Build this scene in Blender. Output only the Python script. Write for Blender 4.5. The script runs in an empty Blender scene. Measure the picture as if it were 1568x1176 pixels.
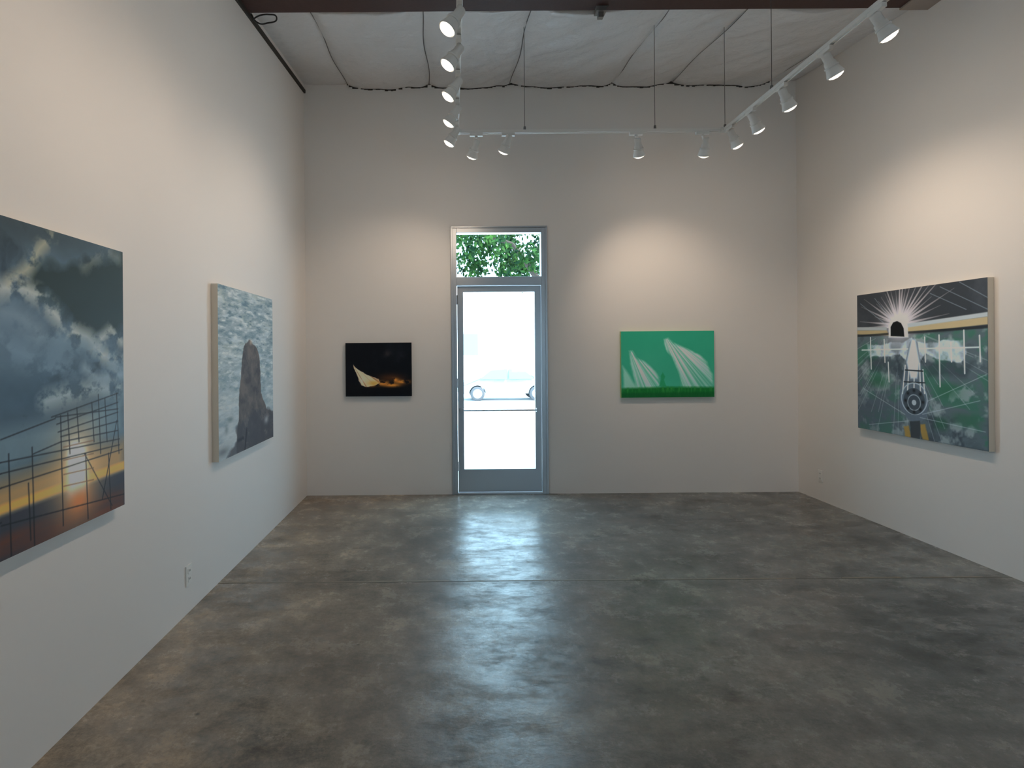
import bpy, bmesh, math, random
import numpy as np
from mathutils import Vector, Matrix
random.seed(7)
S = bpy.context.scene
COL = S.collection
S.view_settings.view_transform = 'Standard'
S.view_settings.look = 'None'
S.view_settings.exposure = 0.0

# ---------------------------------------------------------------- room metrics (metres)
XL, XR, YB, YF = -1.575, 3.73, 6.13, -4.2
EYE = 1.53
F = 870.0            # focal length in 1568-wide pixels
CX, CY = 692.0, 540.0
YSTEP = 4.42

def ceil_z(y):
    return 4.41 - 0.105*(YB-y) + (0.4 if y < YSTEP else 0.0)

# ---------------------------------------------------------------- helpers
def mat(name, color=(0.8,0.8,0.8), rough=0.5, metal=0.0, emis=None, estr=0.0, spec=0.5):
    m = bpy.data.materials.new(name); m.use_nodes = True
    b = m.node_tree.nodes['Principled BSDF']
    b.inputs['Base Color'].default_value = (*color, 1)
    b.inputs['Roughness'].default_value = rough
    b.inputs['Metallic'].default_value = metal
    b.inputs['Specular IOR Level'].default_value = spec
    if emis:
        b.inputs['Emission Color'].default_value = (*emis, 1)
        b.inputs['Emission Strength'].default_value = estr
    return m

def add_noise_bump(m, scale, strength, dist=0.01, detail=4):
    nt = m.node_tree; N = nt.nodes; L = nt.links
    b = N['Principled BSDF']
    tc = N.new('ShaderNodeTexCoord'); n = N.new('ShaderNodeTexNoise'); bp = N.new('ShaderNodeBump')
    n.inputs['Scale'].default_value = scale; n.inputs['Detail'].default_value = detail
    bp.inputs['Strength'].default_value = strength; bp.inputs['Distance'].default_value = dist
    L.new(tc.outputs['Object'], n.inputs['Vector']); L.new(n.outputs['Fac'], bp.inputs['Height'])
    L.new(bp.outputs['Normal'], b.inputs['Normal'])
    return n

def new_obj(name, bm, mats, smooth=False, parent=None):
    me = bpy.data.meshes.new(name); bm.to_mesh(me); bm.free()
    for m in mats: me.materials.append(m)
    if smooth:
        for p in me.polygons: p.use_smooth = True
    o = bpy.data.objects.new(name, me); COL.objects.link(o)
    if parent: o.parent = parent
    return o

def box(bm, x0, x1, y0, y1, z0, z1, mi=0, M=None):
    vs = [Vector((x, y, z)) for x in (x0, x1) for y in (y0, y1) for z in (z0, z1)]
    if M: vs = [M @ v for v in vs]
    v = [bm.verts.new(p) for p in vs]
    for idx in ((0,1,3,2),(4,6,7,5),(0,4,5,1),(2,3,7,6),(0,2,6,4),(1,5,7,3)):
        f = bm.faces.new([v[i] for i in idx]); f.material_index = mi
    return v

def lathe(bm, prof, M, seg=20, mis=None, smooth=True):
    rings = []
    for r, z in prof:
        if r < 1e-6:
            rings.append([bm.verts.new(M @ Vector((0, 0, z)))])
        else:
            rings.append([bm.verts.new(M @ Vector((r*math.cos(2*math.pi*i/seg), r*math.sin(2*math.pi*i/seg), z))) for i in range(seg)])
    for k in range(len(rings)-1):
        a, b = rings[k], rings[k+1]
        for i in range(seg):
            j = (i+1) % seg
            if len(a) == 1 and len(b) == 1: continue
            if len(a) == 1: f = bm.faces.new([a[0], b[i], b[j]])
            elif len(b) == 1: f = bm.faces.new([a[i], a[j], b[0]])
            else: f = bm.faces.new([a[i], a[j], b[j], b[i]])
            if mis: f.material_index = mis[k]
            f.smooth = smooth

def tube(bm, p0, p1, r, seg=10, mi=0):
    p0, p1 = Vector(p0), Vector(p1)
    d = (p1-p0); q = d.to_track_quat('Z', 'Y').to_matrix().to_4x4()
    lathe(bm, [(0.0, 0.0), (r, 0.0), (r, d.length), (0.0, d.length)], Matrix.Translation(p0) @ q, seg, [mi]*3)

# ---------------------------------------------------------------- materials
m_wall = mat('wall_paint', (0.81, 0.785, 0.755), 0.55, spec=0.25)
add_noise_bump(m_wall, 180, 0.06, 0.002)
m_ceil = mat('insulation_vinyl', (0.72, 0.71, 0.71), 0.32, spec=0.55)
add_noise_bump(m_ceil, 6, 0.8, 0.04, 6)
m_soffit = mat('ceiling_drywall', (0.74, 0.73, 0.71), 0.7)
m_dark = mat('dark_seam', (0.03, 0.025, 0.02), 0.7)
m_seam = mat('seam_tape', (0.14, 0.13, 0.125), 0.6)
m_beam = mat('primer_steel', (0.055, 0.022, 0.018), 0.6)
add_noise_bump(m_beam, 20, 0.3, 0.01)
m_beamend = mat('beam_gusset_paint', (0.35, 0.29, 0.25), 0.6)
m_alu = mat('brushed_aluminium', (0.42, 0.44, 0.46), 0.38, 0.85)
add_noise_bump(m_alu, 90, 0.05, 0.002)
m_white = mat('track_white_enamel', (0.86, 0.84, 0.80), 0.35)
m_inner = mat('reflector', (0.9, 0.85, 0.75), 0.25, 0.6)
m_bulb = mat('lamp_face', (1, 0.95, 0.85), 0.3, emis=(1.0, 0.88, 0.70), estr=3.0)
m_wire = mat('steel_wire', (0.25, 0.24, 0.23), 0.4, 0.6)
m_plate = mat('outlet_plastic', (0.82, 0.81, 0.78), 0.4)
m_slot = mat('outlet_slot', (0.05, 0.05, 0.05), 0.5)
m_black = mat('black_rubber', (0.02, 0.02, 0.02), 0.5)

# concrete floor
def floor_material():
    m = bpy.data.materials.new('worn_concrete'); m.use_nodes = True
    nt = m.node_tree; N = nt.nodes; L = nt.links; b = N['Principled BSDF']
    tc = N.new('ShaderNodeTexCoord')
    def noise(scale, detail=5, rough=0.6, stretch=(1,1,1), dist=0.0, off=(0,0,0)):
        mp = N.new('ShaderNodeMapping'); mp.inputs['Scale'].default_value = stretch; mp.inputs['Location'].default_value = off
        L.new(tc.outputs['Object'], mp.inputs['Vector'])
        n = N.new('ShaderNodeTexNoise'); n.inputs['Scale'].default_value = scale
        n.inputs['Detail'].default_value = detail; n.inputs['Roughness'].default_value = rough
        n.inputs['Distortion'].default_value = dist
        L.new(mp.outputs['Vector'], n.inputs['Vector']); return n
    def ramp(src, stops):
        r = N.new('ShaderNodeValToRGB'); e = r.color_ramp.elements
        while len(e) < len(stops): e.new(0.5)
        for el, (p, c) in zip(e, stops):
            el.position = p; el.color = (*c, 1)
        L.new(src, r.inputs['Fac']); return r
    def mix(kind, fac, a, bb):
        x = N.new('ShaderNodeMix'); x.data_type = 'RGBA'; x.blend_type = kind
        if isinstance(fac, float): x.inputs[0].default_value = fac
        else: L.new(fac, x.inputs[0])
        L.new(a, x.inputs[6]); L.new(bb, x.inputs[7]); return x.outputs[2]
    def rng(src, a, b_, c, d):
        r = N.new('ShaderNodeMapRange'); r.inputs['From Min'].default_value = a; r.inputs['From Max'].default_value = b_
        r.inputs['To Min'].default_value = c; r.inputs['To Max'].default_value = d
        L.new(src, r.inputs['Value']); return r.outputs['Result']
    def mul(a, b_):
        x = N.new('ShaderNodeMath'); x.operation = 'MULTIPLY'; L.new(a, x.inputs[0]); L.new(b_, x.inputs[1]); return x.outputs[0]
    sep = N.new('ShaderNodeSeparateXYZ'); L.new(tc.outputs['Object'], sep.inputs[0])
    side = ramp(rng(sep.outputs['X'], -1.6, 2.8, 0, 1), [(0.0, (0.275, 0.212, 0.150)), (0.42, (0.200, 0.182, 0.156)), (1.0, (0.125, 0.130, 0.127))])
    n1 = noise(0.9, 9, 0.68, (1, 1.3, 1), 0.1)
    r1 = ramp(n1.outputs['Fac'], [(0.34, (0.55, 0.55, 0.55)), (0.5, (1, 1, 1)), (0.65, (1.5, 1.47, 1.40))])
    a = mix('MULTIPLY', 1.0, side.outputs['Color'], r1.outputs['Color'])
    n2 = noise(3.8, 11, 0.80)
    r2 = ramp(n2.outputs['Fac'], [(0.38, (0.58, 0.58, 0.59)), (0.5, (1, 1, 1)), (0.62, (1.45, 1.42, 1.35))])
    a2 = mix('MULTIPLY', 1.0, a, r2.outputs['Color'])
    n3 = noise(45, 6, 0.85)
    r3 = ramp(n3.outputs['Fac'], [(0.35, (0.66, 0.66, 0.66)), (0.5, (1.0, 1.0, 1.0)), (0.65, (1.25, 1.24, 1.22))])
    a3 = mix('MULTIPLY', 0.9, a2, r3.outputs['Color'])
    n4 = noise(2.8, 11, 0.84, (1.0, 1.8, 1), 0.0, (4, 2, 0))
    r4 = ramp(n4.outputs['Fac'], [(0.54, (0, 0, 0)), (0.61, (0.75, 0.75, 0.75))])
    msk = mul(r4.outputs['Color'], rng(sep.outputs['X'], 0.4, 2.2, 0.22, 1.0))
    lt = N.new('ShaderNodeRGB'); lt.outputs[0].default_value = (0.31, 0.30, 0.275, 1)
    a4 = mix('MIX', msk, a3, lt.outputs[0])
    n7 = noise(1.6, 9, 0.75, (1, 1, 1), 0.0, (11, 7, 0))
    r7 = ramp(n7.outputs['Fac'], [(0.34, (0.42, 0.42, 0.42)), (0.43, (1, 1, 1))])
    a5 = mix('MULTIPLY', 1.0, a4, r7.outputs['Color'])
    vo = N.new('ShaderNodeTexVoronoi'); vo.inputs['Scale'].default_value = 3.1; L.new(tc.outputs['Object'], vo.inputs['Vector'])
    r8 = ramp(vo.outputs['Distance'], [(0.018, (0.35, 0.33, 0.30)), (0.045, (1, 1, 1))])
    a6 = mix('MULTIPLY', 1.0, a5, r8.outputs['Color'])
    L.new(a6, b.inputs['Base Color'])
    n5 = noise(2.8, 10, 0.80, (1, 1.6, 1), 0.0, (9, 1, 0))
    L.new(rng(n5.outputs['Fac'], 0.38, 0.62, 0.32, 0.58), b.inputs['Roughness'])
    b.inputs['Specular IOR Level'].default_value = 0.5
    b.inputs['Coat IOR'].default_value = 1.65
    L.new(rng(n5.outputs['Fac'], 0.40, 0.58, 1.0, 0.22), b.inputs['Coat Weight'])
    L.new(rng(n2.outputs['Fac'], 0.38, 0.62, 0.15, 0.32), b.inputs['Coat Roughness'])
    n6 = noise(10, 9, 0.70, (1, 1.8, 1), 0.0, (1, 5, 0))
    bp = N.new('ShaderNodeBump'); bp.inputs['Strength'].default_value = 0.22; bp.inputs['Distance'].default_value = 0.010
    L.new(n6.outputs['Fac'], bp.inputs['Height'])
    L.new(bp.outputs['Normal'], b.inputs['Normal']); L.new(bp.outputs['Normal'], b.inputs['Coat Normal'])
    return m
m_floor = floor_material()
m_joint = mat('joint_filler', (0.10, 0.09, 0.075), 0.6)
m_jointlip = mat('joint_lip', (0.30, 0.26, 0.20), 0.6)

# ---------------------------------------------------------------- shell
HT = 4.9
DX0, DX1, DZ1 = 0.012, 1.014, 2.87      # door opening
bm = bmesh.new()
box(bm, XL-0.2, XR+0.2, YF-0.2, YB+0.2, -0.15, 0.0)
new_obj('floor', bm, [m_floor])
bm = bmesh.new()
box(bm, XL, XR, 3.796, 3.800, 0.0, 0.0008)
x = XL
while x < XR-0.3:
    w_ = random.uniform(0.1, 0.5)
    if random.random() < (0.85 if x < 0.8 else 0.35): box(bm, x, min(x+w_, XR), 3.800, 3.800+random.uniform(0.008, 0.02), 0.0, 0.0006, 1)
    x += w_
new_obj('trim_floor_joint', bm, [m_joint, m_jointlip])

bm = bmesh.new(); box(bm, XL-0.2, XL, YF-0.2, YB+0.2, -0.15, HT); new_obj('wall_left', bm, [m_wall])
bm = bmesh.new(); box(bm, XR, XR+0.2, YF-0.2, YB+0.2, -0.15, HT); new_obj('wall_right', bm, [m_wall])
bm = bmesh.new()
for a in ((XL, DX0, 0, HT), (DX1, XR, 0, HT), (DX0, DX1, DZ1, HT)): box(bm, a[0], a[1], YB, YB+0.2, a[2], a[3])
new_obj('wall_back', bm, [m_wall])
WX0, WX1, WZ0, WZ1 = 1.7, 3.1, 0.9, 2.3
bm = bmesh.new()
box(bm, XL, WX0, YF-0.2, YF, 0, HT); box(bm, WX1, XR, YF-0.2, YF, 0, HT)
box(bm, WX0, WX1, YF-0.2, YF, WZ1, HT); box(bm, WX0, WX1, YF-0.2, YF, 0, WZ0)
new_obj('wall_front', bm, [m_wall])
bm = bmesh.new()
for x in (WX0, (WX0+WX1)/2-0.025, WX1-0.05): box(bm, x, x+0.05, YF-0.12, YF-0.06, WZ0, WZ1)
for z in (WZ0, WZ1-0.05): box(bm, WX0, WX1, YF-0.12, YF-0.06, z, z+0.05)
new_obj('window_1', bm, [m_alu])

bm = bmesh.new(); box(bm, XL-0.2, XR+0.2, YF-0.2, YB+0.2, HT, HT+0.15); new_obj('roof', bm, [m_soffit])

# insulation blanket ceiling
seams = [-1.11, -0.22, 0.655, 1.75, 2.38, 3.44]
nx, ny = 300, 260
xs = np.linspace(XL, XR, nx); ys = np.linspace(YF, YB, ny)
def vnoise(u, v, f1, f2, seed):
    x = u*f1; y = v*f2
    xi = np.floor(x).astype(int); yi = np.floor(y).astype(int)
    fx = x-xi; fy = y-yi
    fx = fx*fx*(3-2*fx); fy = fy*fy*(3-2*fy)
    g = np.random.default_rng(seed).random((256, 256))
    a = g[xi % 256, yi % 256]; b = g[(xi+1) % 256, yi % 256]
    c = g[xi % 256, (yi+1) % 256]; d = g[(xi+1) % 256, (yi+1) % 256]
    return (a*(1-fx)+b*fx)*(1-fy)+(c*(1-fx)+d*fx)*fy
def fbm0(u, v, f1, f2, seed, o=5, gain=0.5):
    s = 0; amp = 1; tot = 0
    for i in range(o):
        s = s+amp*vnoise(u+13.7*i, v+7.1*i, f1*2**i, f2*2**i, seed+i); tot += amp; amp *= gain
    return s/tot
def fbm(u, v, f1, f2, seed, o=5, gain=0.5):
    return np.clip((fbm0(u, v, f1, f2, seed, o, gain)-0.5)*1.5+0.5, 0, 1)
def grid_mesh(name, V, nu, nv, mats):
    me = bpy.data.meshes.new(name)
    me.vertices.add(nu*nv); me.vertices.foreach_set('co', V.reshape(-1).astype(np.float32))
    I = np.arange(nu*nv).reshape(nv, nu)
    q = np.stack([I[:-1, :-1], I[:-1, 1:], I[1:, 1:], I[1:, :-1]], -1).reshape(-1)
    nf = (nu-1)*(nv-1)
    me.loops.add(nf*4); me.loops.foreach_set('vertex_index', q.astype(np.int32))
    me.polygons.add(nf); me.polygons.foreach_set('loop_start', np.arange(0, nf*4, 4, dtype=np.int32))
    try: me.polygons.foreach_set('loop_total', np.full(nf, 4, dtype=np.int32))
    except Exception: pass
    me.update(calc_edges=True); me.validate()
    for m in mats: me.materials.append(m)
    return me
XX, YY = np.meshgrid(xs, ys)
ZZ = 4.41-0.105*(YB-YY)+np.where(YY < YSTEP, 0.4, 0.0)
edges = [XL]+seams+[XR]
bil = np.zeros_like(XX)
for a, b in zip(edges[:-1], edges[1:]):
    k = (XX >= a) & (XX <= b)
    t = (XX-a)/(b-a)
    amp = 0.045 if (a != XL and b != XR) else 0.01
    bil[k] = (-amp*np.sqrt(np.clip(np.sin(np.pi*t), 0, 1)))[k]
wr = (np.abs(fbm0((XX+5)/6+YY*0.12, (YY+5)/12, 11, 9, 40, 4)-0.5))*0.16
ZZ = ZZ+0.03+bil-wr*np.clip(-bil*40, 0.1, 1)
edge_z = ZZ[-1].copy()
me = grid_mesh('ceiling', np.stack([XX, YY, ZZ], -1), nx, ny, [m_ceil])
for p in me.polygons: p.use_smooth = True
ceil_o = bpy.data.objects.new('ceiling', me); COL.objects.link(ceil_o)
bm = bmesh.new()
for s in seams:
    n = 30
    for i in range(n):
        y0 = 4.45+(YB-4.45)*i/n; y1 = 4.45+(YB-4.45)*(i+1)/n
        z0, z1 = ceil_z(y0)+0.012, ceil_z(y1)+0.012
        w = 0.004
        o0 = 0.012*math.sin(y0*5+s*9); o1 = 0.012*math.sin(y1*5+s*9)
        v = [bm.verts.new(p) for p in ((s-w+o0, y0, z0), (s+w+o0, y0, z0), (s+w+o1, y1, z1), (s-w+o1, y1, z1))]
        bm.faces.new(v)
new_obj('trim_ceiling_seams', bm, [m_seam])
bm = bmesh.new()
x = seams[0]
while x < 3.44:
    w = random.uniform(0.02, 0.05); h = random.choice([0.006, 0.007, 0.009, 0.014, 0.006, 0.004])
    z = float(np.interp(x+w/2, xs, edge_z))
    box(bm, x, x+w, YB-0.012, YB, z-h, z+0.02)
    x += w if random.random() < 0.93 else w+0.03
new_obj('trim_insulation_edge', bm, [m_dark])
bm = bmesh.new()
v = []
for (y, z) in [(y, 4.41-0.105*(YB-y)-0.07) for y in (2.5, YB)]:
    for dx, dz in ((0, 0), (0.018, 0), (0.018, 0.035), (0, 0.035)):
        v.append(bm.verts.new((XL+dx, y, z+dz)))
for i in range(4):
    j = (i+1) % 4; bm.faces.new((v[i], v[j], v[4+j], v[4+i]))
bm.faces.new(v[:4]); bm.faces.new(v[4:])
new_obj('trim_wall_head', bm, [m_dark])

# steel I-beam
bm = bmesh.new()
BZ = 4.185
box(bm, XL, XR, 4.17, 4.42, BZ, BZ+0.02)
box(bm, XL, XR, 4.285, 4.305, BZ+0.02, BZ+0.42)
box(bm, XL, XR, 4.17, 4.42, BZ+0.42, BZ+0.44)
box(bm, XR-0.22, XR, 4.16, 4.43, BZ-0.012, BZ+0.1, 1)
for x in (-0.2, 1.2, 2.6): box(bm, x-0.006, x+0.006, 4.18, 4.41, BZ+0.02, BZ+0.42)
new_obj('ceiling_beam', bm, [m_beam, m_beamend])
bm = bmesh.new()
box(bm, 1.13, 1.21, 4.36, 4.44, BZ-0.035, BZ); box(bm, 1.15, 1.19, 4.38, 4.42, BZ-0.075, BZ-0.03); tube(bm, (1.17, 4.40, BZ-0.05), (1.22, 4.36, BZ+0.005), 0.008)
new_obj('beam_clamp', bm, [m_wire])

def curve_obj(name, pts, r, m, cyclic=False):
    cu = bpy.data.curves.new(name, 'CURVE'); cu.dimensions = '3D'; cu.bevel_depth = r; cu.bevel_resolution = 2
    sp = cu.splines.new('BEZIER'); sp.bezier_points.add(len(pts)-1)
    for bp_, p in zip(sp.bezier_points, pts):
        bp_.co = p; bp_.handle_left_type = bp_.handle_right_type = 'AUTO'
    sp.use_cyclic_u = cyclic
    cu.materials.append(m)
    o = bpy.data.objects.new(name, cu); COL.objects.link(o); return o
curve_obj('power_cable', [(XL+0.02, 4.45, 4.2), (XL+0.05, 4.5, 4.16), (XL+0.14, 4.48, 4.14), (XL+0.22, 4.46, 4.17), (XL+0.16, 4.45, 4.19), (XL+0.05, 4.46, 4.17), (XL+0.02, 4.6, 4.2)], 0.006, m_black)

# ---------------------------------------------------------------- door
bm = bmesh.new()
y0, y1 = YB-0.012, YB+0.10
box(bm, DX0-0.0, DX0+0.045, y0, y1, 0, DZ1)
box(bm, DX1-0.045, DX1, y0, y1, 0, DZ1)
box(bm, DX0+0.045, DX1-0.045, y0, y1, DZ1-0.05, DZ1)
box(bm, DX0+0.045, DX1-0.045, y0, y1, 2.255, 2.345)
box(bm, DX0-0.018, DX0+0.004, YB-0.022, YB+0.0, 0, DZ1+0.018); box(bm, DX1-0.004, DX1+0.018, YB-0.022, YB, 0, DZ1+0.018)
box(bm, DX0-0.018, DX1+0.018, YB-0.024, YB, DZ1, DZ1+0.018)
box(bm, DX0+0.045, DX1-0.045, y0, y1+0.05, 0.0, 0.015)
frame = new_obj('door_1', bm, [m_alu])
bv = frame.modifiers.new('b', 'BEVEL'); bv.width = 0.002; bv.segments = 1
lx0, lx1 = DX0+0.049, DX1-0.049
bm = bmesh.new()
ly0, ly1 = YB+0.03, YB+0.075
box(bm, lx0, lx0+0.065, ly0, ly1, 0.02, 2.25); box(bm, lx1-0.065, lx1, ly0, ly1, 0.02, 2.25)
box(bm, lx0+0.065, lx1-0.065, ly0, ly1, 2.185, 2.25); box(bm, lx0+0.065, lx1-0.065, ly0, ly1, 0.02, 0.265)
tube(bm, (lx0+0.04, ly0-0.045, 0.905), (lx1-0.04, ly0-0.045, 0.905), 0.008)
box(bm, lx0+0.02, lx0+0.06, ly0-0.055, ly0, 0.885, 0.925); box(bm, lx1-0.06, lx1-0.02, ly0-0.055, ly0, 0.885, 0.925)
box(bm, lx1-0.05, lx1-0.018, ly0-0.012, ly0, 0.98, 1.06)
for z in (0.25, 1.15, 2.05): tube(bm, (lx0-0.0, ly0-0.012, z), (lx0-0.0, ly0-0.012, z+0.1), 0.008)
leaf = new_obj('door_leaf', bm, [m_alu], parent=frame)
m_glass = bpy.data.materials.new('clear_glass'); m_glass.use_nodes = True
nt = m_glass.node_tree; nt.nodes.clear()
o_ = nt.nodes.new('ShaderNodeOutputMaterial'); t_ = nt.nodes.new('ShaderNodeBsdfTransparent'); g_ = nt.nodes.new('ShaderNodeBsdfGlossy')
g_.inputs['Roughness'].default_value = 0.02; mx = nt.nodes.new('ShaderNodeMixShader'); mx.inputs[0].default_value = 0.05
t_.inputs[0].default_value = (0.93, 0.97, 0.97, 1)
nt.links.new(t_.outputs[0], mx.inputs[1]); nt.links.new(g_.outputs[0], mx.inputs[2]); nt.links.new(mx.outputs[0], o_.inputs[0])
bm = bmesh.new()
for (a, b, c, d) in ((lx0+0.06, lx1-0.06, 0.26, 2.19), (DX0+0.045, DX1-0.045, 2.345, DZ1-0.05)):
    bm.faces.new([bm.verts.new(p) for p in ((a, YB+0.052, c), (b, YB+0.052, c), (b, YB+0.052, d), (a, YB+0.052, d))])
new_obj('glass', bm, [m_glass], parent=frame)

# ---------------------------------------------------------------- outlets
def outlet(x, y, z, sgn):
    bm = bmesh.new()
    xa, xb = (x, x+0.007) if sgn > 0 else (x-0.007, x)
    box(bm, xa, xb, y-0.036, y+0.036, z-0.058, z+0.058)
    xf = xb if sgn > 0 else xa
    for dz in (0.024, -0.024):
        box(bm, min(xf, xf+0.002*sgn), max(xf, xf+0.002*sgn), y-0.017, y+0.017, z+dz-0.015, z+dz+0.015)
        for dy in (-0.006, 0.006):
            box(bm, min(xf, xf+0.003*sgn), max(xf, xf+0.003*sgn), y+dy-0.0015, y+dy+0.0015, z+dz-0.003, z+dz+0.008, 1)
    return new_obj('wall_outlet', bm, [m_plate, m_slot])
outlet(XL, 3.37, 0.225, 1)
outlet(XR, 5.76, 0.25, -1)

# ---------------------------------------------------------------- track lighting
RY, RZ = 4.8, EYE+1.86
RX0, RX1 = 0.055, 2.317
def rail_h(bm, xa, xb, y):
    w = 0.017
    box(bm, xa-w, xb+w, y-w, y+w, RZ-0.004, RZ+0.014); box(bm, xa-w, xb+w, y-w, y-w+0.006, RZ-0.010, RZ-0.004); box(bm, xa-w, xb+w, y+w-0.006, y+w, RZ-0.010, RZ-0.004)
def rail_v(bm, x, ya, yb):
    w = 0.017
    box(bm, x-w, x+w, ya, yb, RZ-0.004, RZ+0.0145); box(bm, x-w, x-w+0.006, ya, yb, RZ-0.010, RZ-0.004); box(bm, x+w-0.006, x+w, ya, yb, RZ-0.010, RZ-0.004)
def wires(rail, pts):
    bm = bmesh.new()
    for (x, y) in pts:
        tube(bm, (x, y, RZ+0.01), (x, y, ceil_z(y)+0.02), 0.0024, 6)
        lathe(bm, [(0.0, 0), (0.012, 0), (0.010, 0.03), (0.0, 0.035)], Matrix.Translation((x, y, RZ+0.0145)), 10)
    new_obj('suspension_wires', bm, [m_wire], parent=rail)
bm = bmesh.new(); rail_h(bm, RX0, RX1, RY)
for cx in (RX0, RX1): box(bm, cx-0.03, cx+0.03, RY-0.03, RY+0.03, RZ-0.010, RZ+0.018)
wires(new_obj('track_rail', bm, [m_white]), ((0.63, RY), (1.73, RY), (2.317, RY-0.01)))
bm = bmesh.new(); rail_v(bm, RX0, 0.0, RY-0.03)
wires(new_obj('track_rail', bm, [m_white]), ((RX0, 4.05), (RX0, 2.4), (RX0, 1.1)))
bm = bmesh.new(); rail_v(bm, RX1, 0.0, RY-0.03)
wires(new_obj('track_rail', bm, [m_white]), ((RX1, 4.09), (RX1, 2.6), (RX1, 1.2)))

HS = 1.08
WARM = (1.0, 0.79, 0.60)
def spot(x, y, aim, power, size=92, drop=0.115, side=(0, 0), spill=0.0):
    bm = bmesh.new()
    top = RZ-0.010
    along = abs(y-RY) < 0.02
    if along: box(bm, x-0.055, x+0.055, y-0.014, y+0.014, top-0.024, top)
    else: box(bm, x-0.014, x+0.014, y-0.055, y+0.055, top-0.024, top)
    hc = Vector((x+side[0], y+side[1], RZ-drop))
    d = (Vector(aim)-hc).normalized()
    lathe(bm, [(0, 0), (0.013, 0), (0.013, 0.012), (0, 0.012)], Matrix.Translation((x, y, top-0.036)), 14)
    tube(bm, (x, y, top-0.03), (hc.x-d.x*0.02, hc.y-d.y*0.02, hc.z+0.02), 0.008)
    # the can tilts down more steeply than the beam axis (PAR lamp in a gimbal)
    dh = (d+Vector((0, 0, -0.55))).normalized()
    q = dh.to_track_quat('Z', 'Y').to_matrix().to_4x4()
    M = Matrix.Translation(hc) @ q
    prof = [(0, -0.080), (0.020, -0.080), (0.025, -0.074), (0.025, -0.030), (0.030, -0.026), (0.032, 0.0), (0.040, 0.030), (0.046, 0.048), (0.046, 0.056), (0.043, 0.056), (0.041, 0.053), (0.036, 0.062), (0.020, 0.070), (0.0, 0.073)]
    mis = [0]*9+[1]+[2]*3
    prof = [(a*HS, b*HS) for a, b in prof]
    lathe(bm, prof, M, 24, mis)
    lathe(bm, [(0.034*HS, -0.006), (0.038*HS, -0.006), (0.038*HS, 0.006), (0.034*HS, 0.006)], M, 24)
    o = new_obj('track_spotlight', bm, [m_white, m_inner, m_bulb])
    for nm, pw, sz in (('beam', power, size), ('spill', spill, 178)):
        if pw <= 0: continue
        ld = bpy.data.lights.new(nm, 'SPOT'); ld.energy = pw; ld.spot_size = math.radians(sz); ld.spot_blend = 1.0
        ld.shadow_soft_size = 0.035; ld.color = WARM
        lo = bpy.data.objects.new(nm, ld); COL.objects.link(lo)
        dd = d if nm == 'beam' else (d+Vector((0, 0, 0.25))).normalized()
        lo.location = hc+dh*0.105+d*0.02; lo.rotation_euler = dd.to_track_quat('-Z', 'Y').to_euler(); lo.parent = o
P = 0.58
for y, ay, az, pw, sp in ((1.1, 0.6, 2.0, 34, 0), (2.1, 1.7, 2.0, 34, 18), (2.99, 2.5, 2.0, 36, 0), (3.36, 3.1, 2.1, 22, 14), (3.77, 3.7, 2.1, 14, 0), (4.2, 4.45, 2.05, 40, 14), (4.6, 4.9, 1.9, 8, 0)):  # nearest pair of heads is out of view, added for warm fill
    spot(RX0, y, (XL, ay, az), pw*P, side=(-0.035, 0), spill=sp*P)
for x, ax, pw, sp in ((0.22, -0.75, 48, 16), (0.49, -0.6, 12, 0)):
    spot(x, RY, (ax, YB, 1.92), pw*P, size=80, drop=0.15 if x < 0.4 else 0.11, side=(-0.02, 0), spill=sp*P)
for x, ax, pw, sp in ((1.57, 2.28, 66, 0), (2.13, 2.3, 16, 16)):
    spot(x, RY, (ax, YB, 1.92), pw*P, size=80, drop=0.15, side=(0.02, 0), spill=sp*P)
for y, ay, az, pw, sp in ((1.1, 0.8, 2.0, 34, 0), (2.1, 1.9, 2.0, 30, 16), (3.08, 2.9, 2.0, 24, 0), (3.50, 3.7, 2.0, 24, 14), (3.97, 4.4, 2.0, 46, 0), (4.375, 4.7, 2.0, 24, 14), (4.70, 5.0, 1.9, 8, 0)):  # here too the nearest pair are unseen extra heads, added as warm fill
    spot(RX1, y, (XR, ay, az), pw*P, side=(0.035, 0), spill=sp*P)

# ---------------------------------------------------------------- paintings (pigment as colour attribute)
m_canvas_edge = mat('canvas_edge', (0.72, 0.66, 0.56), 0.7)
def paint_mat(name, rough=0.45):
    m = bpy.data.materials.new(name); m.use_nodes = True
    nt = m.node_tree; b = nt.nodes['Principled BSDF']
    a = nt.nodes.new('ShaderNodeVertexColor'); a.layer_name = 'pigment'
    nt.links.new(a.outputs['Color'], b.inputs['Base Color'])
    b.inputs['Roughness'].default_value = rough; b.inputs['Specular IOR Level'].default_value = 0.2
    return m

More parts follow.
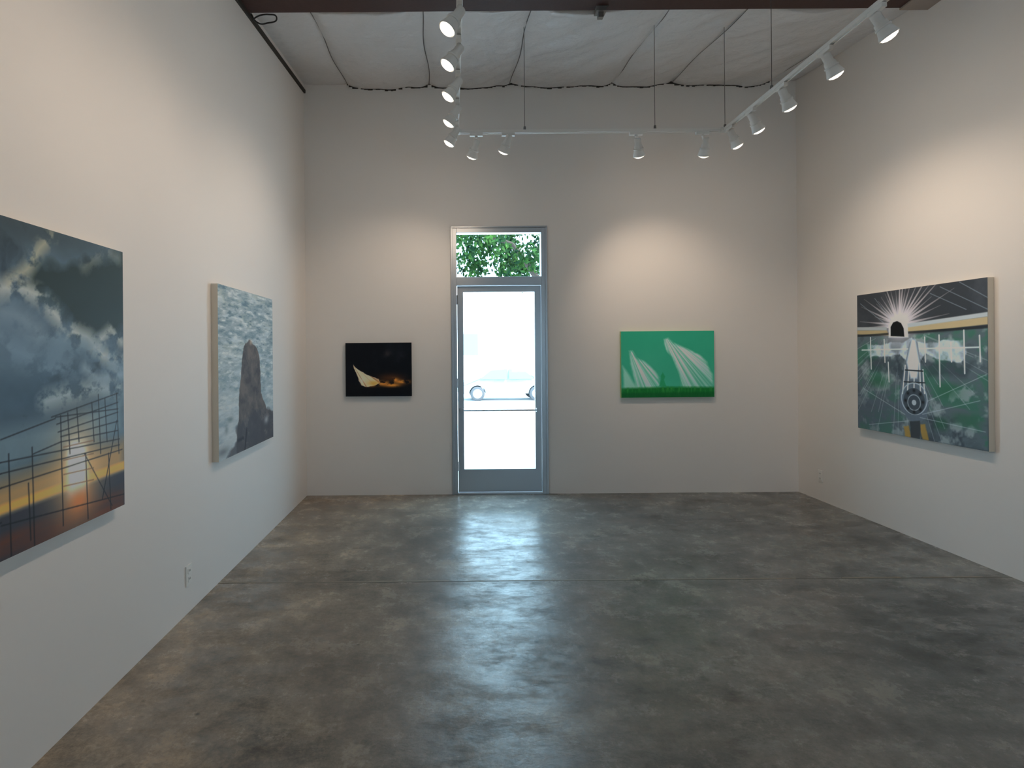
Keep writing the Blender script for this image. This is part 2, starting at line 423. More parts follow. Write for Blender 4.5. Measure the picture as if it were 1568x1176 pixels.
class Canvas:
    def __init__(s, w, h, n, conv):
        s.w, s.h = w, h
        s.nu = n; s.nv = max(2, int(n*h/w))
        s.u, s.v = np.meshgrid(np.linspace(0, 1, s.nu), np.linspace(0, 1, s.nv))
        s.c = np.zeros((s.nv, s.nu, 3)); s.conv = conv
        s.X = s.u*w; s.Y = s.v*h
    def P(s, p):
        u, v = s.conv(*p); return (u*s.w, v*s.h)
    def blend(s, m, col):
        m = np.clip(m, 0, 1)[..., None]; col = np.asarray(col, float)
        if col.ndim == 1: col = col[None, None, :]/255.0
        s.c = s.c*(1-m)+col*m
    def seg(s, p, q, w0, w1=None, soft=0.004):
        a = np.array(s.P(p)); b = np.array(s.P(q)); w1 = w0 if w1 is None else w1
        d = b-a; L2 = (d**2).sum()+1e-12
        t = np.clip(((s.X-a[0])*d[0]+(s.Y-a[1])*d[1])/L2, 0, 1)
        dist = np.hypot(s.X-a[0]-t*d[0], s.Y-a[1]-t*d[1])
        w = w0+(w1-w0)*t
        return np.clip((w-dist)/soft+0.5, 0, 1)
    def line(s, pts, w, soft=0.004):
        m = np.zeros_like(s.X)
        for a, b in zip(pts[:-1], pts[1:]): m = np.maximum(m, s.seg(a, b, w, None, soft))
        return m
    def poly(s, pts, soft=0.006, warp=0.0, seed=1):
        Q = [s.P(p) for p in pts]
        X, Y = s.X, s.Y
        if warp:
            X = X+(fbm0(s.u, s.v*s.h/s.w, 12, 12, seed)-0.5)*warp; Y = Y+(fbm0(s.u, s.v*s.h/s.w, 12, 12, seed+20)-0.5)*warp
        ins = np.zeros(X.shape, bool); dist = np.full(X.shape, 9.0)
        n = len(Q)
        for i in range(n):
            x0, y0 = Q[i]; x1, y1 = Q[(i+1) % n]
            c = ((y0 > Y) != (y1 > Y)) & (X < (x1-x0)*(Y-y0)/((y1-y0) if abs(y1-y0) > 1e-9 else 1e-9)+x0)
            ins ^= c
            dx, dy = x1-x0, y1-y0; t = np.clip(((X-x0)*dx+(Y-y0)*dy)/(dx*dx+dy*dy+1e-12), 0, 1)
            dist = np.minimum(dist, np.hypot(X-x0-t*dx, Y-y0-t*dy))
        sd = np.where(ins, dist, -dist)
        return np.clip(sd/soft+0.5, 0, 1)
    def blob(s, p, rx, ry, pw=2.0):
        a = s.P(p); return np.exp(-(np.abs((s.X-a[0])/rx)**pw+np.abs((s.Y-a[1])/ry)**pw))
    def ring(s, p, r, w, ry=None, soft=0.004):
        a = s.P(p); ry = ry or r
        d = np.hypot((s.X-a[0]), (s.Y-a[1])*r/ry); return np.clip((w-np.abs(d-r))/soft+0.5, 0, 1)
    def disc(s, p, r, ry=None, soft=0.004):
        a = s.P(p); ry = ry or r
        d = np.hypot((s.X-a[0]), (s.Y-a[1])*r/ry); return np.clip((r-d)/soft+0.5, 0, 1)

def place(name, cv, origin, right, normal, depth, gain, mats, tint=(0.94, 1.0, 1.12)):
    c = np.clip(cv.c, 0, 1)
    l = np.where(c <= 0.04045, c/12.92, ((c+0.055)/1.055)**2.4)*gain*np.array(tint)
    l = np.clip(l, 0, 0.92)
    R = np.array(right); O = np.array(origin)
    V = O[None, None]+cv.X[..., None]*R[None, None]+cv.Y[..., None]*np.array([0, 0, 1.0])[None, None]
    me = grid_mesh(name, V, cv.nu, cv.nv, [mats[0], mats[1]])
    at = me.color_attributes.new('pigment', 'FLOAT_COLOR', 'POINT')
    A = np.ones((cv.nu*cv.nv, 4), np.float32); A[:, :3] = l.reshape(-1, 3)
    at.data.foreach_set('color', A.reshape(-1))
    bm = bmesh.new(); bm.from_mesh(me)
    n = Vector(normal); o = Vector(origin); r = Vector(right)
    e = n*0.0006
    a = [o, o+r*cv.w, o+r*cv.w+Vector((0, 0, cv.h)), o+Vector((0, 0, cv.h))]
    f = [bm.verts.new(p-e) for p in a]; b = [bm.verts.new(p-n*depth) for p in a]
    for i in range(4):
        j = (i+1) % 4
        fc = bm.faces.new((f[i], f[j], b[j], b[i])); fc.material_index = 1
    fc = bm.faces.new(b); fc.material_index = 1
    fc = bm.faces.new(f); fc.material_index = 1
    bm.to_mesh(me); bm.free()
    ob = bpy.data.objects.new(name, me); COL.objects.link(ob)
    return ob

TH = 0.045
def conv_left(Y0, Y1, Z0, Z1):
    X = -(XL+TH)
    def f(x, y):
        d = F*X/(CX-min(x, 680)); z = EYE+(CY-y)*d/F
        return ((d-Y0)/(Y1-Y0), (z-Z0)/(Z1-Z0))
    return f
def conv_right(Y0, Y1, Z0, Z1):
    X = XR-TH
    def f(x, y):
        d = F*X/(x-CX); z = EYE+(CY-y)*d/F
        return ((Y1-d)/(Y1-Y0), (z-Z0)/(Z1-Z0))
    return f
def conv_rect(x0, x1, yt, yb):
    return lambda x, y: ((x-x0)/(x1-x0), (yb-y)/(yb-yt))

# --- painting 1 : stormy sky, sun and pier railing
Y0, Y1, Z0, Z1 = 1.19, F*(-(XL+TH))/(CX-189), 0.835, 2.01
cv = Canvas(Y1-Y0, Z1-Z0, 500, conv_left(Y0, Y1, Z0, Z1))
u, v = cv.u*cv.w, cv.v*cv.h
cv.blend(np.ones_like(u), (76, 92, 102))
n = fbm(u, v, 3.2, 3.6, 101, 6); n2 = fbm(u+n*0.3, v+n*0.3, 6, 7, 120, 6, 0.6)
cv.blend((n-0.45)*2.0, (108, 130, 142)); cv.blend((0.45-n2)*2.0, (44, 54, 60))
cv.blend(cv.blob((30, 500), 0.26, 0.14)*0.8, (100, 118, 130))
cv.blend(cv.blob((60, 345), 0.55, 0.10)*0.75, (56, 64, 64))
cv.blend(cv.poly([(60, 395), (100, 400), (189, 385), (189, 505), (165, 500), (140, 515), (112, 495), (90, 465), (66, 440), (45, 420)], 0.06, 0.12, 70)*0.9, (38, 48, 44))
cv.blend(cv.blob((60, 600), 0.35, 0.10)*0.6, (58, 78, 92))
def cloud_edge(pts, w, col, k=1.0, seed=0, th=0.30):
    m = np.zeros_like(u)
    for a, b in zip(pts[:-1], pts[1:]):
        m = np.maximum(m, cv.seg(a, b, w*0.35, None, w*2.0))
    t = fbm(u, v, 16, 20, 300+seed, 5, 0.6)
    cv.blend(m*np.clip((t-th)*4.0, 0, 1)*k, col)
cloud_edge([(0, 436), (30, 434), (62, 448), (88, 480), (105, 500), (135, 512), (158, 540), (186, 552)], 0.045, (220, 214, 194), 1.0, 1)
cloud_edge([(60, 505), (100, 520), (140, 530), (186, 560)], 0.07, (124, 144, 154), 0.9, 11)
cloud_edge([(20, 425), (45, 405), (62, 375), (80, 358)], 0.035, (202, 188, 150), 0.95, 2)
cloud_edge([(150, 520), (170, 500), (186, 520)], 0.035, (206, 200, 182), 0.95, 3)
cloud_edge([(70, 610), (100, 600), (140, 590), (180, 592)], 0.05, (196, 204, 196), 0.95, 4)
cloud_edge([(130, 560), (150, 575), (186, 570)], 0.035, (168, 182, 186), 0.8, 5)
cloud_edge([(0, 520), (40, 540), (70, 560), (110, 555)], 0.06, (126, 146, 158), 0.8, 6)
cloud_edge([(130, 405), (165, 380), (182, 392)], 0.035, (140, 140, 126), 0.7, 7)
cloud_edge([(0, 470), (30, 480), (60, 500)], 0.05, (136, 150, 156), 0.7, 8)
cv.blend(cv.poly([(-900, 900), (-900, 1200), (0, 712), (189, 672), (189, 770), (0, 905), (-900, 2200)], 0.10)*0.85, (80, 96, 104))
cv.blend(cv.poly([(-700, 1120), (0, 655), (95, 640), (189, 600), (189, 660), (0, 720), (-700, 1300)], 0.08)*0.75, (118, 138, 144))
cv.blend(cv.poly([(-900, 1270), (0, 735), (189, 672), (189, 716), (0, 786), (-900, 1420)], 0.09)*0.85, (196, 148, 90))
cv.blend(cv.poly([(-900, 1350), (0, 768), (189, 702), (189, 714), (0, 782), (-900, 1400)], 0.014)*0.95, (240, 172, 84))
cv.blend(cv.poly([(-900, 1400), (0, 786), (189, 717), (189, 775), (0, 925), (-900, 2300)], 0.015), (62, 62, 68))
cv.blend(cv.poly([(-900, 1560), (0, 818), (189, 738), (189, 775), (0, 925), (-900, 2300)], 0.04)*fbm(u, v, 3, 22, 77, 4)*1.2, (104, 64, 50))
cv.blend(cv.blob((118, 715), 0.14, 0.18)*0.9, (242, 190, 124))
cv.blend(cv.blob((117, 712), 0.062, 0.105, 4), (255, 244, 220))
cv.blend(cv.blob((113, 690), 0.035, 0.05), (255, 246, 226))
cv.blend(cv.blob((120, 762), 0.07, 0.05)*0.8, (226, 128, 70))
dk = (32, 34, 38)
def rail_line(pts, w=0.0045, col=dk): cv.blend(cv.line(pts, w)*0.85, col)
for a, b in (((0, 668), (84, 636)), ((78, 634), (180, 598)), ((84, 634), (180, 622)), ((86, 645), (180, 612)), ((88, 657), (180, 627)), ((92, 672), (180, 655)), ((92, 664), (180, 641)), ((0, 703), (182, 668)), ((0, 720), (182, 677)), ((0, 742), (186, 684)), ((0, 800), (190, 752)), ((-300, 880), (0, 742)), ((-300, 805), (0, 703)), ((-300, 845), (0, 720)), ((-300, 950), (0, 795))):
    rail_line([a, b], 0.0024)
for x, yt, yb in ((92, 632, 800), (103, 628, 690), (117, 620, 672), (140, 612, 672), (160, 606, 672), (178, 598, 690), (42, 735, 822), (48, 680, 840), (12, 690, 850), (130, 690, 790), (165, 690, 775), (150, 600, 690), (-90, 700, 1000), (-200, 720, 1100)):
    rail_line([(x, yt), (x+3, yb)], 0.0031)
rail_line([(178, 640), (155, 760)], 0.003); rail_line([(128, 690), (170, 770)], 0.0024); rail_line([(50, 690), (92, 672)], 0.0024)
for yy in (680, 700, 722, 740): rail_line([(96, yy), (142, yy-10)], 0.0024, (140, 104, 78))
place('stormy_sunset_painting', cv, (XL+TH, Y0, Z0), (0, 1, 0), (1, 0, 0), TH-0.001, 1.55, [paint_mat('storm_pigment'), m_canvas_edge], (0.9, 1.0, 1.12))

# --- painting 2 : sea stack
X_ = -(XL+TH)
Y0, Y1, Z0, Z1 = F*X_/(CX-334), F*X_/(CX-417.5), 0.825, 1.995
cv = Canvas(Y1-Y0, Z1-Z0, 420, conv_left(Y0, Y1, Z0, Z1))
u, v = cv.u*cv.w, cv.v*cv.h
cv.blend(np.ones_like(u), (154, 167, 165))
r1 = fbm(u, v, 6, 26, 11, 5, 0.6); r2 = fbm(u+3, v, 10, 46, 31, 4, 0.6); r3 = fbm(u+8, v+2, 4, 14, 71, 4, 0.6)
cv.blend((r3-0.5)*2.5, (170, 179, 168)); cv.blend((r1-0.5)*2.3, (184, 194, 190)); cv.blend((0.47-r1)*2.4, (120, 142, 148))
cv.blend((r2-0.58)*3, (206, 208, 198)); cv.blend((0.42-r2)*3.2*(cv.v*0.8+0.2), (100, 123, 132))
cv.blend(np.clip(1-cv.v*2.1, 0, 1)*0.8*(0.6+r1*0.5), (196, 196, 188))
cv.blend(np.clip((r2-0.5)*4, 0, 1)*np.clip(1-cv.v*2.0, 0, 1)*0.6, (162, 169, 164))
tex = fbm(u, v, 14, 14, 51, 6, 0.65)
stack = [(371, 545), (373, 530), (377, 523), (382, 520), (388, 524), (394, 530), (397, 548), (399, 575), (400, 600), (404, 612), (409, 627), (418, 628), (419, 668), (362, 692), (361, 672), (365, 640), (366, 600), (368, 568)]
mk = cv.poly(stack, 0.010, 0.06, 5)
cv.blend(mk, (96, 91, 87)); cv.blend(mk*np.clip((tex-0.54)*3, 0, 0.7), (118, 108, 99)); cv.blend(mk*np.clip((0.46-tex)*3, 0, 0.8), (74, 72, 74))
low = cv.poly([(362, 650), (372, 640), (400, 622), (419, 628), (419, 668), (345, 700), (361, 672)], 0.03, 0.08, 8)
cv.blend(low*0.8, (76, 76, 79)); cv.blend(low*np.clip((tex-0.57)*4, 0, 0.7), (110, 103, 98))
cv.blend(cv.blob((340, 690), 0.10, 0.03)*0.8, (108, 112, 112)); cv.blend(cv.blob((352, 640), 0.05, 0.02)*0.7, (104, 120, 122))
cv.blend(cv.blob((346, 655), 0.03, 0.03)*0.6, (110, 122, 122))
cv.blend(cv.blob((407, 640), 0.05, 0.03)*0.7, (190, 188, 180)); cv.blend(cv.blob((384, 522), 0.03, 0.02)*0.6, (206, 176, 146))
cv.blend(cv.line([(377, 655), (374, 685)], 0.01, 0.02)*0.8, (40, 44, 50)); cv.blend(cv.line([(364, 672), (372, 668)], 0.01, 0.02)*0.8, (44, 48, 54))
place('sea_stack_painting', cv, (XL+TH, Y0, Z0), (0, 1, 0), (1, 0, 0), TH-0.001, 1.3, [paint_mat('sea_pigment', 0.6), m_canvas_edge])

# --- painting 3 : night sail
SB = F/(YB-0.04)
def bx(x): return (x-CX)/SB
def bz(y): return EYE+(CY-y)/SB
cv = Canvas(bx(630)-bx(529), bz(524)-bz(606), 300, conv_rect(529, 630, 524, 606))
u, v = cv.u*cv.w, cv.v*cv.h
cv.blend(np.ones_like(u), (10, 14, 20))
n = fbm(u, v, 6, 6, 201, 6, 0.6)
cv.blend((n-0.5)*1.0, (24, 30, 36))
cv.blend(cv.blob((592, 541), 0.05, 0.04)*np.clip((n-0.35)*3, 0, 1)*0.6, (72, 66, 62)); cv.blend(cv.blob((615, 548), 0.05, 0.06)*np.clip((n-0.4)*3, 0, 1)*0.5, (56, 56, 58))
cv.blend(cv.blob((598, 578), 0.14, 0.045)*0.7, (104, 60, 30))
cv.blend(cv.poly([(529, 583), (545, 586), (560, 592), (600, 590), (630, 582), (630, 606), (529, 606)], 0.03, 0.04, 9)*0.9, (14, 16, 20))
for p, rx, ry in (((585, 586), 0.07, 0.024), ((600, 589), 0.09, 0.020), ((615, 584), 0.08, 0.020), ((568, 588), 0.06, 0.022), ((604, 581), 0.04, 0.020)):
    cv.blend(cv.blob(p, rx, ry)*np.clip((fbm(u, v, 20, 26, 222, 4, 0.6)-0.25)*4, 0, 1), (246, 154, 60))
sail = cv.poly([(540, 557), (548, 564), (557, 570), (570, 576), (580, 580), (582, 586), (574, 590), (560, 591), (553, 589), (549, 580)], 0.006, 0.02, 6)
cv.blend(sail, (238, 212, 172))
ap = cv.P((537, 552)); an = np.arctan2(cv.X-ap[0], ap[1]-cv.Y)
cv.blend(sail*np.clip((vnoise(an+3, u*0+1, 26, 1, 230)-0.5)*3, 0, 1)*0.8, (150, 104, 66))
cv.blend(cv.blob((572, 586), 0.07, 0.03)*0.9*sail, (252, 172, 78)); cv.blend(cv.blob((554, 582), 0.02, 0.03)*0.5, (250, 236, 208))
place('night_sail_painting', cv, (bx(529), YB-0.04, bz(606)), (1, 0, 0), (0, -1, 0), 0.039, 1.35, [paint_mat('night_pigment', 0.35), m_black])

# --- painting 4 : green
cv = Canvas(bx(1093.5)-bx(951), bz(509.5)-bz(611), 360, conv_rect(951, 1093.5, 509.5, 611))
u, v = cv.u*cv.w, cv.v*cv.h
cv.blend(np.ones_like(u), (46, 160, 120))
n = fbm(u, v, 3, 3, 401, 4)
cv.blend((n-0.45)*1.0, (62, 174, 136)); cv.blend((1-cv.v)*0.45, (80, 184, 142)); cv.blend(cv.v**3*0.4, (36, 148, 108))
def plume(poly, seed, tip, k=1.0):
    m = cv.poly(poly, 0.03, 0.025, seed)
    ax, ay = cv.P(tip)
    ang = np.arctan2(cv.X-ax, ay-cv.Y+0.02); rad = np.hypot(cv.X-ax, cv.Y-ay)
    st = fbm(ang*1.2+5, rad*0.25+2, 22, 2, seed+50, 4, 0.6)
    fall = np.clip(1.35-rad/0.9, 0.6, 1)
    cv.blend(m*np.clip(0.66+(st-0.45)*1.5, 0.3, 1)*fall*k, (230, 241, 228))
plume([(963, 541), (968, 540), (974, 549), (986, 556), (999, 567), (1007, 580), (1010, 598), (974, 598), (971, 580), (966, 560)], 411, (961, 532), 0.85)
plume([(1017, 522), (1023, 521), (1030, 529), (1048, 536), (1068, 545), (1082, 558), (1090, 576), (1093, 598), (1044, 598), (1040, 575), (1031, 552), (1020, 538)], 431, (1014, 512))
cv.blend(cv.poly([(953, 562), (957, 568), (966, 582), (976, 598), (955, 598)], 0.03, 0.02, 12)*0.7, (176, 220, 196))
cv.blend(cv.poly([(1014, 572), (1018, 578), (1016, 584), (1020, 594), (1009, 594), (1012, 584), (1011, 578)], 0.010, 0.02, 3)*0.8, (34, 148, 88))
grass = cv.poly([(951, 597), (1020, 595), (1094, 596), (1094, 612), (951, 612)], 0.03)
cv.blend(grass, (18, 112, 44)); cv.blend(grass*np.clip(fbm(u, v, 60, 10, 440, 3)-0.45, 0, 1)*2, (44, 140, 58))
cv.blend(cv.poly([(951, 604), (1094, 603), (1094, 612), (951, 612)], 0.02)*0.7, (12, 90, 40))
m_green_edge = mat('green_canvas_edge', (0.45, 0.62, 0.25), 0.6)
place('green_plume_painting', cv, (bx(951), YB-0.04, bz(611)), (1, 0, 0), (0, -1, 0), 0.039, 1.5, [paint_mat('green_pigment', 0.4), m_green_edge], (1.0, 1.0, 1.15))

# --- painting 5 : propeller plane over fields
X_ = XR-TH
Y0, Y1, Z0, Z1 = F*X_/(1513-CX), F*X_/(1313-CX), 0.82, 2.02
cv = Canvas(Y1-Y0, Z1-Z0, 500, conv_right(Y0, Y1, Z0, Z1))
u, v = cv.u*cv.w, cv.v*cv.h
cv.blend(np.ones_like(u), (58, 60, 63))
n = fbm(u, v, 5, 5, 501, 6, 0.6)
cv.blend((n-0.5)*1.5, (78, 80, 84))
sun = cv.P((1377, 503))
ang = np.arctan2(cv.Y-sun[1], cv.X-sun[0]); rad = np.hypot(cv.X-sun[0], cv.Y-sun[1])
field = cv.poly([(1313, 519), (1380, 520), (1513, 508), (1513, 698), (1313, 660)], 0.02)
cv.blend(field, (97, 108, 110))
f1 = fbm(u+n*0.15, v, 5, 6, 520, 4, 0.55)
cv.blend(field*np.clip((f1-0.50)*5, 0, 1)*0.8, (66, 118, 94)); cv.blend(field*np.clip((0.40-f1)*5, 0, 1)*0.8, (66, 74, 80))
f2 = fbm(u+4, v+4, 9, 8, 560, 4, 0.6)
cv.blend(field*np.clip((f2-0.60)*5, 0, 1)*0.75, (162, 172, 168))
cv.blend(cv.blob((1335, 635), 0.30, 0.22)*0.6, (84, 92, 102))
for p, rx, ry in (((1450, 605), 0.10, 0.06), ((1480, 650), 0.12, 0.05), ((1345, 590), 0.12, 0.05), ((1440, 655), 0.06, 0.05)):
    cv.blend(cv.blob(p, rx, ry, 3)*0.7, (56, 108, 78))
for k in range(34):
    r_ = random.Random(k); a0 = math.radians(r_.uniform(200, 345)); L0 = r_.uniform(0.25, 0.5); L1 = L0+r_.uniform(0.2, 0.7)
    da = np.abs(((ang-a0+math.pi) % (2*math.pi))-math.pi)
    m = np.clip((0.003-da*rad)/0.003+0.5, 0, 1)*((rad > L0) & (rad < L1))
    cv.blend(m*0.45, (170, 178, 178))
for k in range(27):
    r_ = random.Random(100+k); a0 = math.radians(-6+k*7.4+r_.uniform(-2, 2)); L1 = r_.uniform(0.25, 0.62)
    da = np.abs(((ang-a0+math.pi) % (2*math.pi))-math.pi)
    w = 0.002+0.010*np.clip(1-rad/L1, 0, 1)
    m = np.clip((w-da*rad)/0.003+0.5, 0, 1)*(rad < L1)*(cv.Y > sun[1]-0.02)
    cv.blend(m*np.clip(1.15-rad/L1, 0.3, 0.9), (220, 202, 198))
for pts in ([(1318, 470), (1360, 505)], [(1340, 462), (1368, 500)], [(1440, 445), (1513, 480)], [(1470, 438), (1513, 462)], [(1425, 455), (1480, 480)]):
    cv.blend(cv.line(pts, 0.003)*0.6, (150, 160, 166))
cv.blend(np.exp(-(rad/0.16)**2)*0.9, (236, 222, 220))
cv.blend(cv.poly([(1313, 511), (1358, 511), (1362, 519), (1313, 517)], 0.008), (190, 164, 120))
cv.blend(cv.poly([(1390, 506), (1513, 491), (1513, 503), (1390, 515)], 0.008), (204, 178, 132))
cv.blend(cv.poly([(1390, 501), (1513, 484), (1513, 491), (1390, 507)], 0.008), (196, 198, 194))
cv.blend(cv.poly([(1313, 506), (1358, 506), (1358, 511), (1313, 511)], 0.006), (180, 180, 174))
cv.blend(cv.poly([(1313, 518), (1513, 505), (1513, 509), (1313, 521)], 0.006)*0.8, (40, 42, 44))
cv.blend(cv.poly([(1361, 522), (1361, 505), (1366, 494), (1375, 488), (1384, 493), (1390, 505), (1391, 522)], 0.012), (250, 242, 238))
cv.blend(cv.poly([(1364, 520), (1364, 506), (1368, 499), (1374, 497), (1380, 500), (1384, 508), (1385, 521)], 0.006), (12, 12, 14))
shade = cv.poly([(1322, 552), (1385, 556), (1380, 575), (1335, 572)], 0.04, 0.06, 31)+cv.poly([(1412, 556), (1490, 562), (1480, 585), (1420, 580)], 0.04, 0.06, 33)
cv.blend(shade*0.55, (58, 66, 72))
tp = cv.poly([(1326, 533), (1380, 530), (1396, 522), (1404, 530), (1476, 527), (1480, 545), (1470, 560), (1440, 556), (1414, 545), (1406, 560), (1388, 560), (1378, 548), (1332, 552)], 0.012, 0.05, 13)
cv.blend(tp*np.clip(0.5+(f2-0.35)*1.5, 0.35, 1), (214, 222, 226))
cv.blend(cv.line([(1320, 541), (1500, 538)], 0.006)*0.85, (226, 230, 232))
for x, a, b in ((1438, 519, 598), (1333, 522, 570), (1476, 512, 578), (1416, 522, 560), (1354, 525, 560), (1360, 560, 590), (1456, 530, 560), (1500, 520, 560)):
    cv.blend(cv.line([(x, a), (x+1, b)], 0.006)*0.95, (228, 232, 232))
fus = cv.poly([(1393, 530), (1398, 522), (1405, 530), (1409, 560), (1416, 595), (1421, 622), (1418, 645), (1405, 655), (1390, 648), (1377, 630), (1377, 605), (1384, 570)], 0.008)
cv.blend(fus*0.9, (104, 114, 124)); cv.blend(cv.poly([(1396, 524), (1402, 526), (1408, 560), (1404, 585), (1394, 585), (1388, 560)], 0.02), (228, 234, 238))
for x, yt in ((1386, 565), (1392, 560), (1400, 556), (1408, 562), (1413, 572)):
    cv.blend(cv.line([(x, yt), (x-1+(x-1400)*0.25, 608)], 0.006), (224, 230, 232))
cv.blend(cv.line([(1386, 572), (1413, 574)], 0.005), (40, 44, 46)); cv.blend(cv.line([(1384, 590), (1416, 592)], 0.005), (50, 54, 56))
cv.blend(cv.ring((1399, 616), 0.125, 0.005, 0.125)*0.85, (190, 198, 200)); cv.blend(cv.disc((1399, 620), 0.105), (72, 80, 86))
cv.blend(cv.ring((1399, 622), 0.062, 0.004)*0.9, (170, 178, 180)); cv.blend(cv.disc((1399, 622), 0.022), (184, 190, 190))
for a in range(0, 360, 45):
    p = cv.P((1399, 620)); dx, dy = math.cos(math.radians(a))*0.085, math.sin(math.radians(a))*0.085
    cv.blend(np.exp(-(((cv.X-p[0]-dx)**2+(cv.Y-p[1]-dy)**2)/0.013**2)), (30, 32, 34))
cv.blend(cv.poly([(1383, 658), (1391, 657), (1393, 675), (1383, 673)], 0.012, 0.03, 3)*0.9, (174, 136, 66))
cv.blend(cv.poly([(1408, 656), (1417, 657), (1420, 679), (1411, 677)], 0.012, 0.03, 4)*0.9, (178, 140, 68))
cv.blend(cv.poly([(1392, 650), (1408, 650), (1408, 676), (1394, 676)], 0.01, 0.02, 5), (66, 70, 72))
for a, b in (((1408, 645), (1508, 668)), ((1412, 640), (1500, 620)), ((1390, 650), (1330, 655)), ((1385, 640), (1322, 600)), ((1420, 620), (1510, 580))):
    cv.blend(cv.line([a, b], 0.003)*0.5, (200, 208, 208))
place('propeller_plane_painting', cv, (XR-TH, Y1, Z0), (0, -1, 0), (-1, 0, 0), TH-0.001, 1.38, [paint_mat('plane_pigment', 0.45), m_canvas_edge], (0.88, 1.0, 1.14))

# ---------------------------------------------------------------- exterior
m_conc = mat('pavement', (0.66, 0.67, 0.68), 0.8); add_noise_bump(m_conc, 12, 0.2)
m_stucco = mat('stucco', (0.84, 0.85, 0.86), 0.8)
m_extglass = mat('building_window', (0.20, 0.29, 0.36), 0.4, spec=0.1)
m_car = mat('car_paint', (0.26, 0.30, 0.32), 0.35, spec=0.2); m_tyre = mat('tyre', (0.10, 0.10, 0.105), 0.9, spec=0.1); m_rim = mat('wheel_rim', (0.6, 0.6, 0.6), 0.4)
m_carglass = mat('car_glass', (0.17, 0.21, 0.24), 0.3, spec=0.2)
bm = bmesh.new()
prof = [(YB+0.2, -0.02), (9.5, -0.04), (20, -0.62), (60, -0.62)]
for (a, za), (b, zb) in zip(prof[:-1], prof[1:]):
    bm.faces.new([bm.verts.new(p) for p in ((-30, a, za), (30, a, za), (30, b, zb), (-30, b, zb))])
bm.faces.new([bm.verts.new(p) for p in ((-30, -40, -0.16), (30, -40, -0.16), (30, YF-0.2, -0.16), (-30, YF-0.2, -0.16))])
new_obj('ground', bm, [m_conc])
bm = bmesh.new()
box(bm, -14, 16, 36, 42, -0.62, 5.0); box(bm, -14.3, 16.3, 35.7, 42.3, 5.0, 5.3)
for x in (-10, -6.5, -3, 0.55, 8.2, 12): 
    box(bm, x, x+1.1, 35.95, 36.0, 1.35, 2.7, 1); box(bm, x-0.1, x+1.2, 35.9, 36.0, 1.25, 1.35)
new_obj('building', bm, [m_stucco, m_extglass])
def car(cx, cy, z0):
    bm = bmesh.new()
    top = [(-2.15, 0.30), (-2.22, 0.55), (-2.10, 0.80), (-1.35, 0.93), (-0.75, 1.40), (0.1, 1.46), (0.85, 1.38), (1.45, 0.98), (2.05, 0.90), (2.2, 0.62), (2.15, 0.30)]
    bot = []
    for wx in (1.32, -1.30):
        bot += [(wx+0.37*math.cos(a), 0.32+0.37*math.sin(a)) for a in [math.pi*i/8 for i in range(0, 9)]]
    pr = top+[(x, max(z, 0.22)) for x, z in bot]
    rings = []
    for yy in (-0.86, 0.86):
        ring = []
        for x, z in pr:
            yi = yy*(1-0.16*max(0, (z-0.9))/0.5)
            ring.append(bm.verts.new((cx+x, cy+yi, z0+z)))
        rings.append(ring)
    n = len(pr)
    for i in range(n):
        j = (i+1) % n; bm.faces.new((rings[0][i], rings[0][j], rings[1][j], rings[1][i]))
    bm.faces.new(rings[0]); bm.faces.new(rings[1][::-1])
    for s in (-1, 1):
        w = [(-1.2, 0.95), (-0.7, 1.34), (0.02, 1.38), (0.02, 0.95)], [(0.1, 0.95), (0.1, 1.38), (0.8, 1.31), (1.25, 0.97)]
        for q in w:
            f = bm.faces.new([bm.verts.new((cx+x, cy+s*(0.87*(1-0.16*max(0, z-0.9)/0.5)), z0+z)) for x, z in q]); f.material_index = 1
        for wx in (1.32, -1.30):
            M = Matrix.Translation((cx+wx, cy+s*0.76, z0+0.32)) @ Matrix.Rotation(math.radians(90), 4, 'X')
            lathe(bm, [(0, -0.1), (0.2, -0.1), (0.31, -0.1), (0.325, -0.07), (0.325, 0.07), (0.31, 0.1), (0.2, 0.1), (0, 0.1)], M, 24, [3, 2, 2, 2, 2, 2, 3])
    new_obj('car', bm, [m_car, m_carglass, m_tyre, m_rim])
car(2.42, 26, -0.62)

m_leaf = bpy.data.materials.new('leaf'); m_leaf.use_nodes = True
nt = m_leaf.node_tree; b = nt.nodes['Principled BSDF']; gi = nt.nodes.new('ShaderNodeTexCoord'); nn = nt.nodes.new('ShaderNodeTexNoise'); rr = nt.nodes.new('ShaderNodeValToRGB')
nn.inputs['Scale'].default_value = 3.5; nt.links.new(gi.outputs['Object'], nn.inputs['Vector']); nt.links.new(nn.outputs['Fac'], rr.inputs['Fac'])
rr.color_ramp.elements[0].position = 0.38; rr.color_ramp.elements[0].color = (0.005, 0.024, 0.010, 1)
rr.color_ramp.elements[1].position = 0.66; rr.color_ramp.elements[1].color = (0.040, 0.105, 0.020, 1)
nt.links.new(rr.outputs['Color'], b.inputs['Base Color']); b.inputs['Roughness'].default_value = 0.7; b.inputs['Specular IOR Level'].default_value = 0.05
m_bark = mat('bark', (0.06, 0.045, 0.035), 0.9)
bm = bmesh.new()
R = random.Random(5)
TX, TY = 2.6, 13.0
def branch(p, q, r0, r1):
    d = Vector(q)-Vector(p); M = Matrix.Translation(p) @ d.to_track_quat('Z', 'Y').to_matrix().to_4x4()
    lathe(bm, [(r0, 0), (r1, d.length)], M, 8, [1])
branch((TX, TY, -0.3), (TX+0.1, TY, 2.2), 0.17, 0.13); branch((TX+0.1, TY, 2.2), (TX-1.2, TY, 4.0), 0.11, 0.05); branch((TX+0.1, TY, 2.2), (TX+1.3, TY+0.3, 4.4), 0.11, 0.05); branch((TX+0.1, TY, 2.2), (TX, TY+0.6, 5.0), 0.1, 0.05)
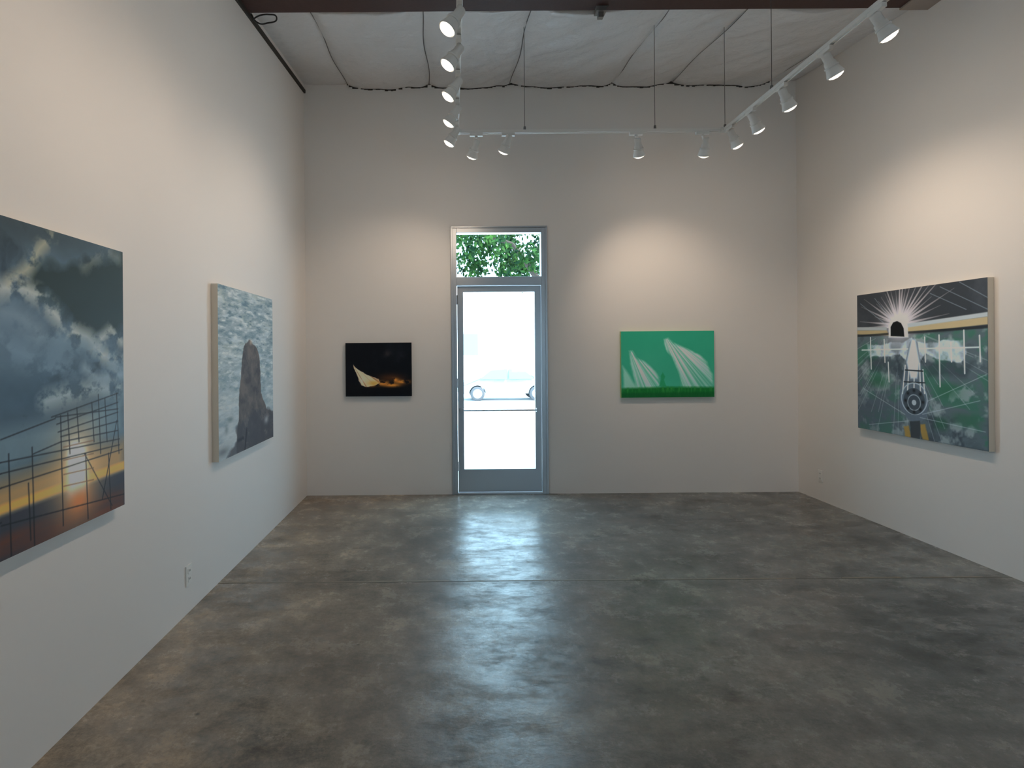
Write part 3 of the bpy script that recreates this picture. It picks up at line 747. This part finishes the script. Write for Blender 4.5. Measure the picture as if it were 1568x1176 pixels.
branch((TX-1.2, TY, 4.0), (TX-2.6, TY, 4.5), 0.05, 0.02)
cl = []
for i in range(70):
    a = R.uniform(0, 6.283); rr_ = math.sqrt(R.random())*3.0
    cl.append((TX-0.6+rr_*math.cos(a), TY+rr_*0.7*math.sin(a), R.uniform(3.5, 5.2), R.uniform(0.3, 0.5)))
for i in range(9): cl.append((R.uniform(-0.1, 2.2), TY+R.uniform(-1, 1), R.uniform(3.2, 4.3), R.uniform(0.2, 0.38)))
for (x, y, z, r) in cl:
    for k in range(int(135*r/0.45)):
        d = Vector((R.gauss(0, 1), R.gauss(0, 1), R.gauss(0, 1))).normalized()*r*R.uniform(0.5, 1)
        c = Vector((x, y, z))+d
        t = Vector((R.gauss(0, 1), R.gauss(0, 1), R.gauss(0, 1)-0.8)).normalized(); s_ = t.orthogonal().normalized()
        L_ = R.uniform(0.09, 0.16); w = L_*0.33
        bm.faces.new([bm.verts.new(c), bm.verts.new(c+t*L_*0.5+s_*w), bm.verts.new(c+t*L_), bm.verts.new(c+t*L_*0.5-s_*w)])
new_obj('tree', bm, [m_leaf, m_bark])

# ---------------------------------------------------------------- light
w = bpy.data.worlds.new('sky'); S.world = w; w.use_nodes = True
bg = w.node_tree.nodes['Background']; bg.inputs['Color'].default_value = (0.50, 0.78, 1.0, 1); bg.inputs['Strength'].default_value = 8.5
sd = bpy.data.lights.new('sun', 'SUN'); sd.energy = 10; sd.angle = 0.01; sd.color = (1, 0.96, 0.9)
so = bpy.data.objects.new('sun', sd); COL.objects.link(so); so.rotation_euler = Vector((-0.75, 0.28, -0.9)).to_track_quat('-Z', 'Y').to_euler()
so.location = (10, -5, 15)
def portal(name, loc, rot, sx, sy):
    l = bpy.data.lights.new(name, 'AREA'); l.shape = 'RECTANGLE'; l.size = sx; l.size_y = sy
    l.cycles.is_portal = True
    o = bpy.data.objects.new(name, l); COL.objects.link(o); o.location = loc; o.rotation_euler = rot
portal('sky_portal_door', ((DX0+DX1)/2, YB+0.12, 1.43), (math.radians(-90), 0, 0), 0.95, 2.8)
portal('sky_portal_window', ((WX0+WX1)/2, YF-0.15, (WZ0+WZ1)/2), (math.radians(90), 0, 0), WX1-WX0, WZ1-WZ0)

# ---------------------------------------------------------------- camera
cd = bpy.data.cameras.new('camera'); cd.sensor_width = 36; cd.lens = F/1568*36
cd.shift_x = (784-CX)/1568; cd.shift_y = -(588-CY)/1568; cd.clip_start = 0.05; cd.clip_end = 200
co = bpy.data.objects.new('camera', cd); COL.objects.link(co)
co.matrix_world = Matrix.Translation((0, 0, EYE)) @ Matrix.Rotation(math.radians(90), 4, 'X') @ Matrix.Rotation(math.radians(-0.45), 4, 'Z')
S.camera = co
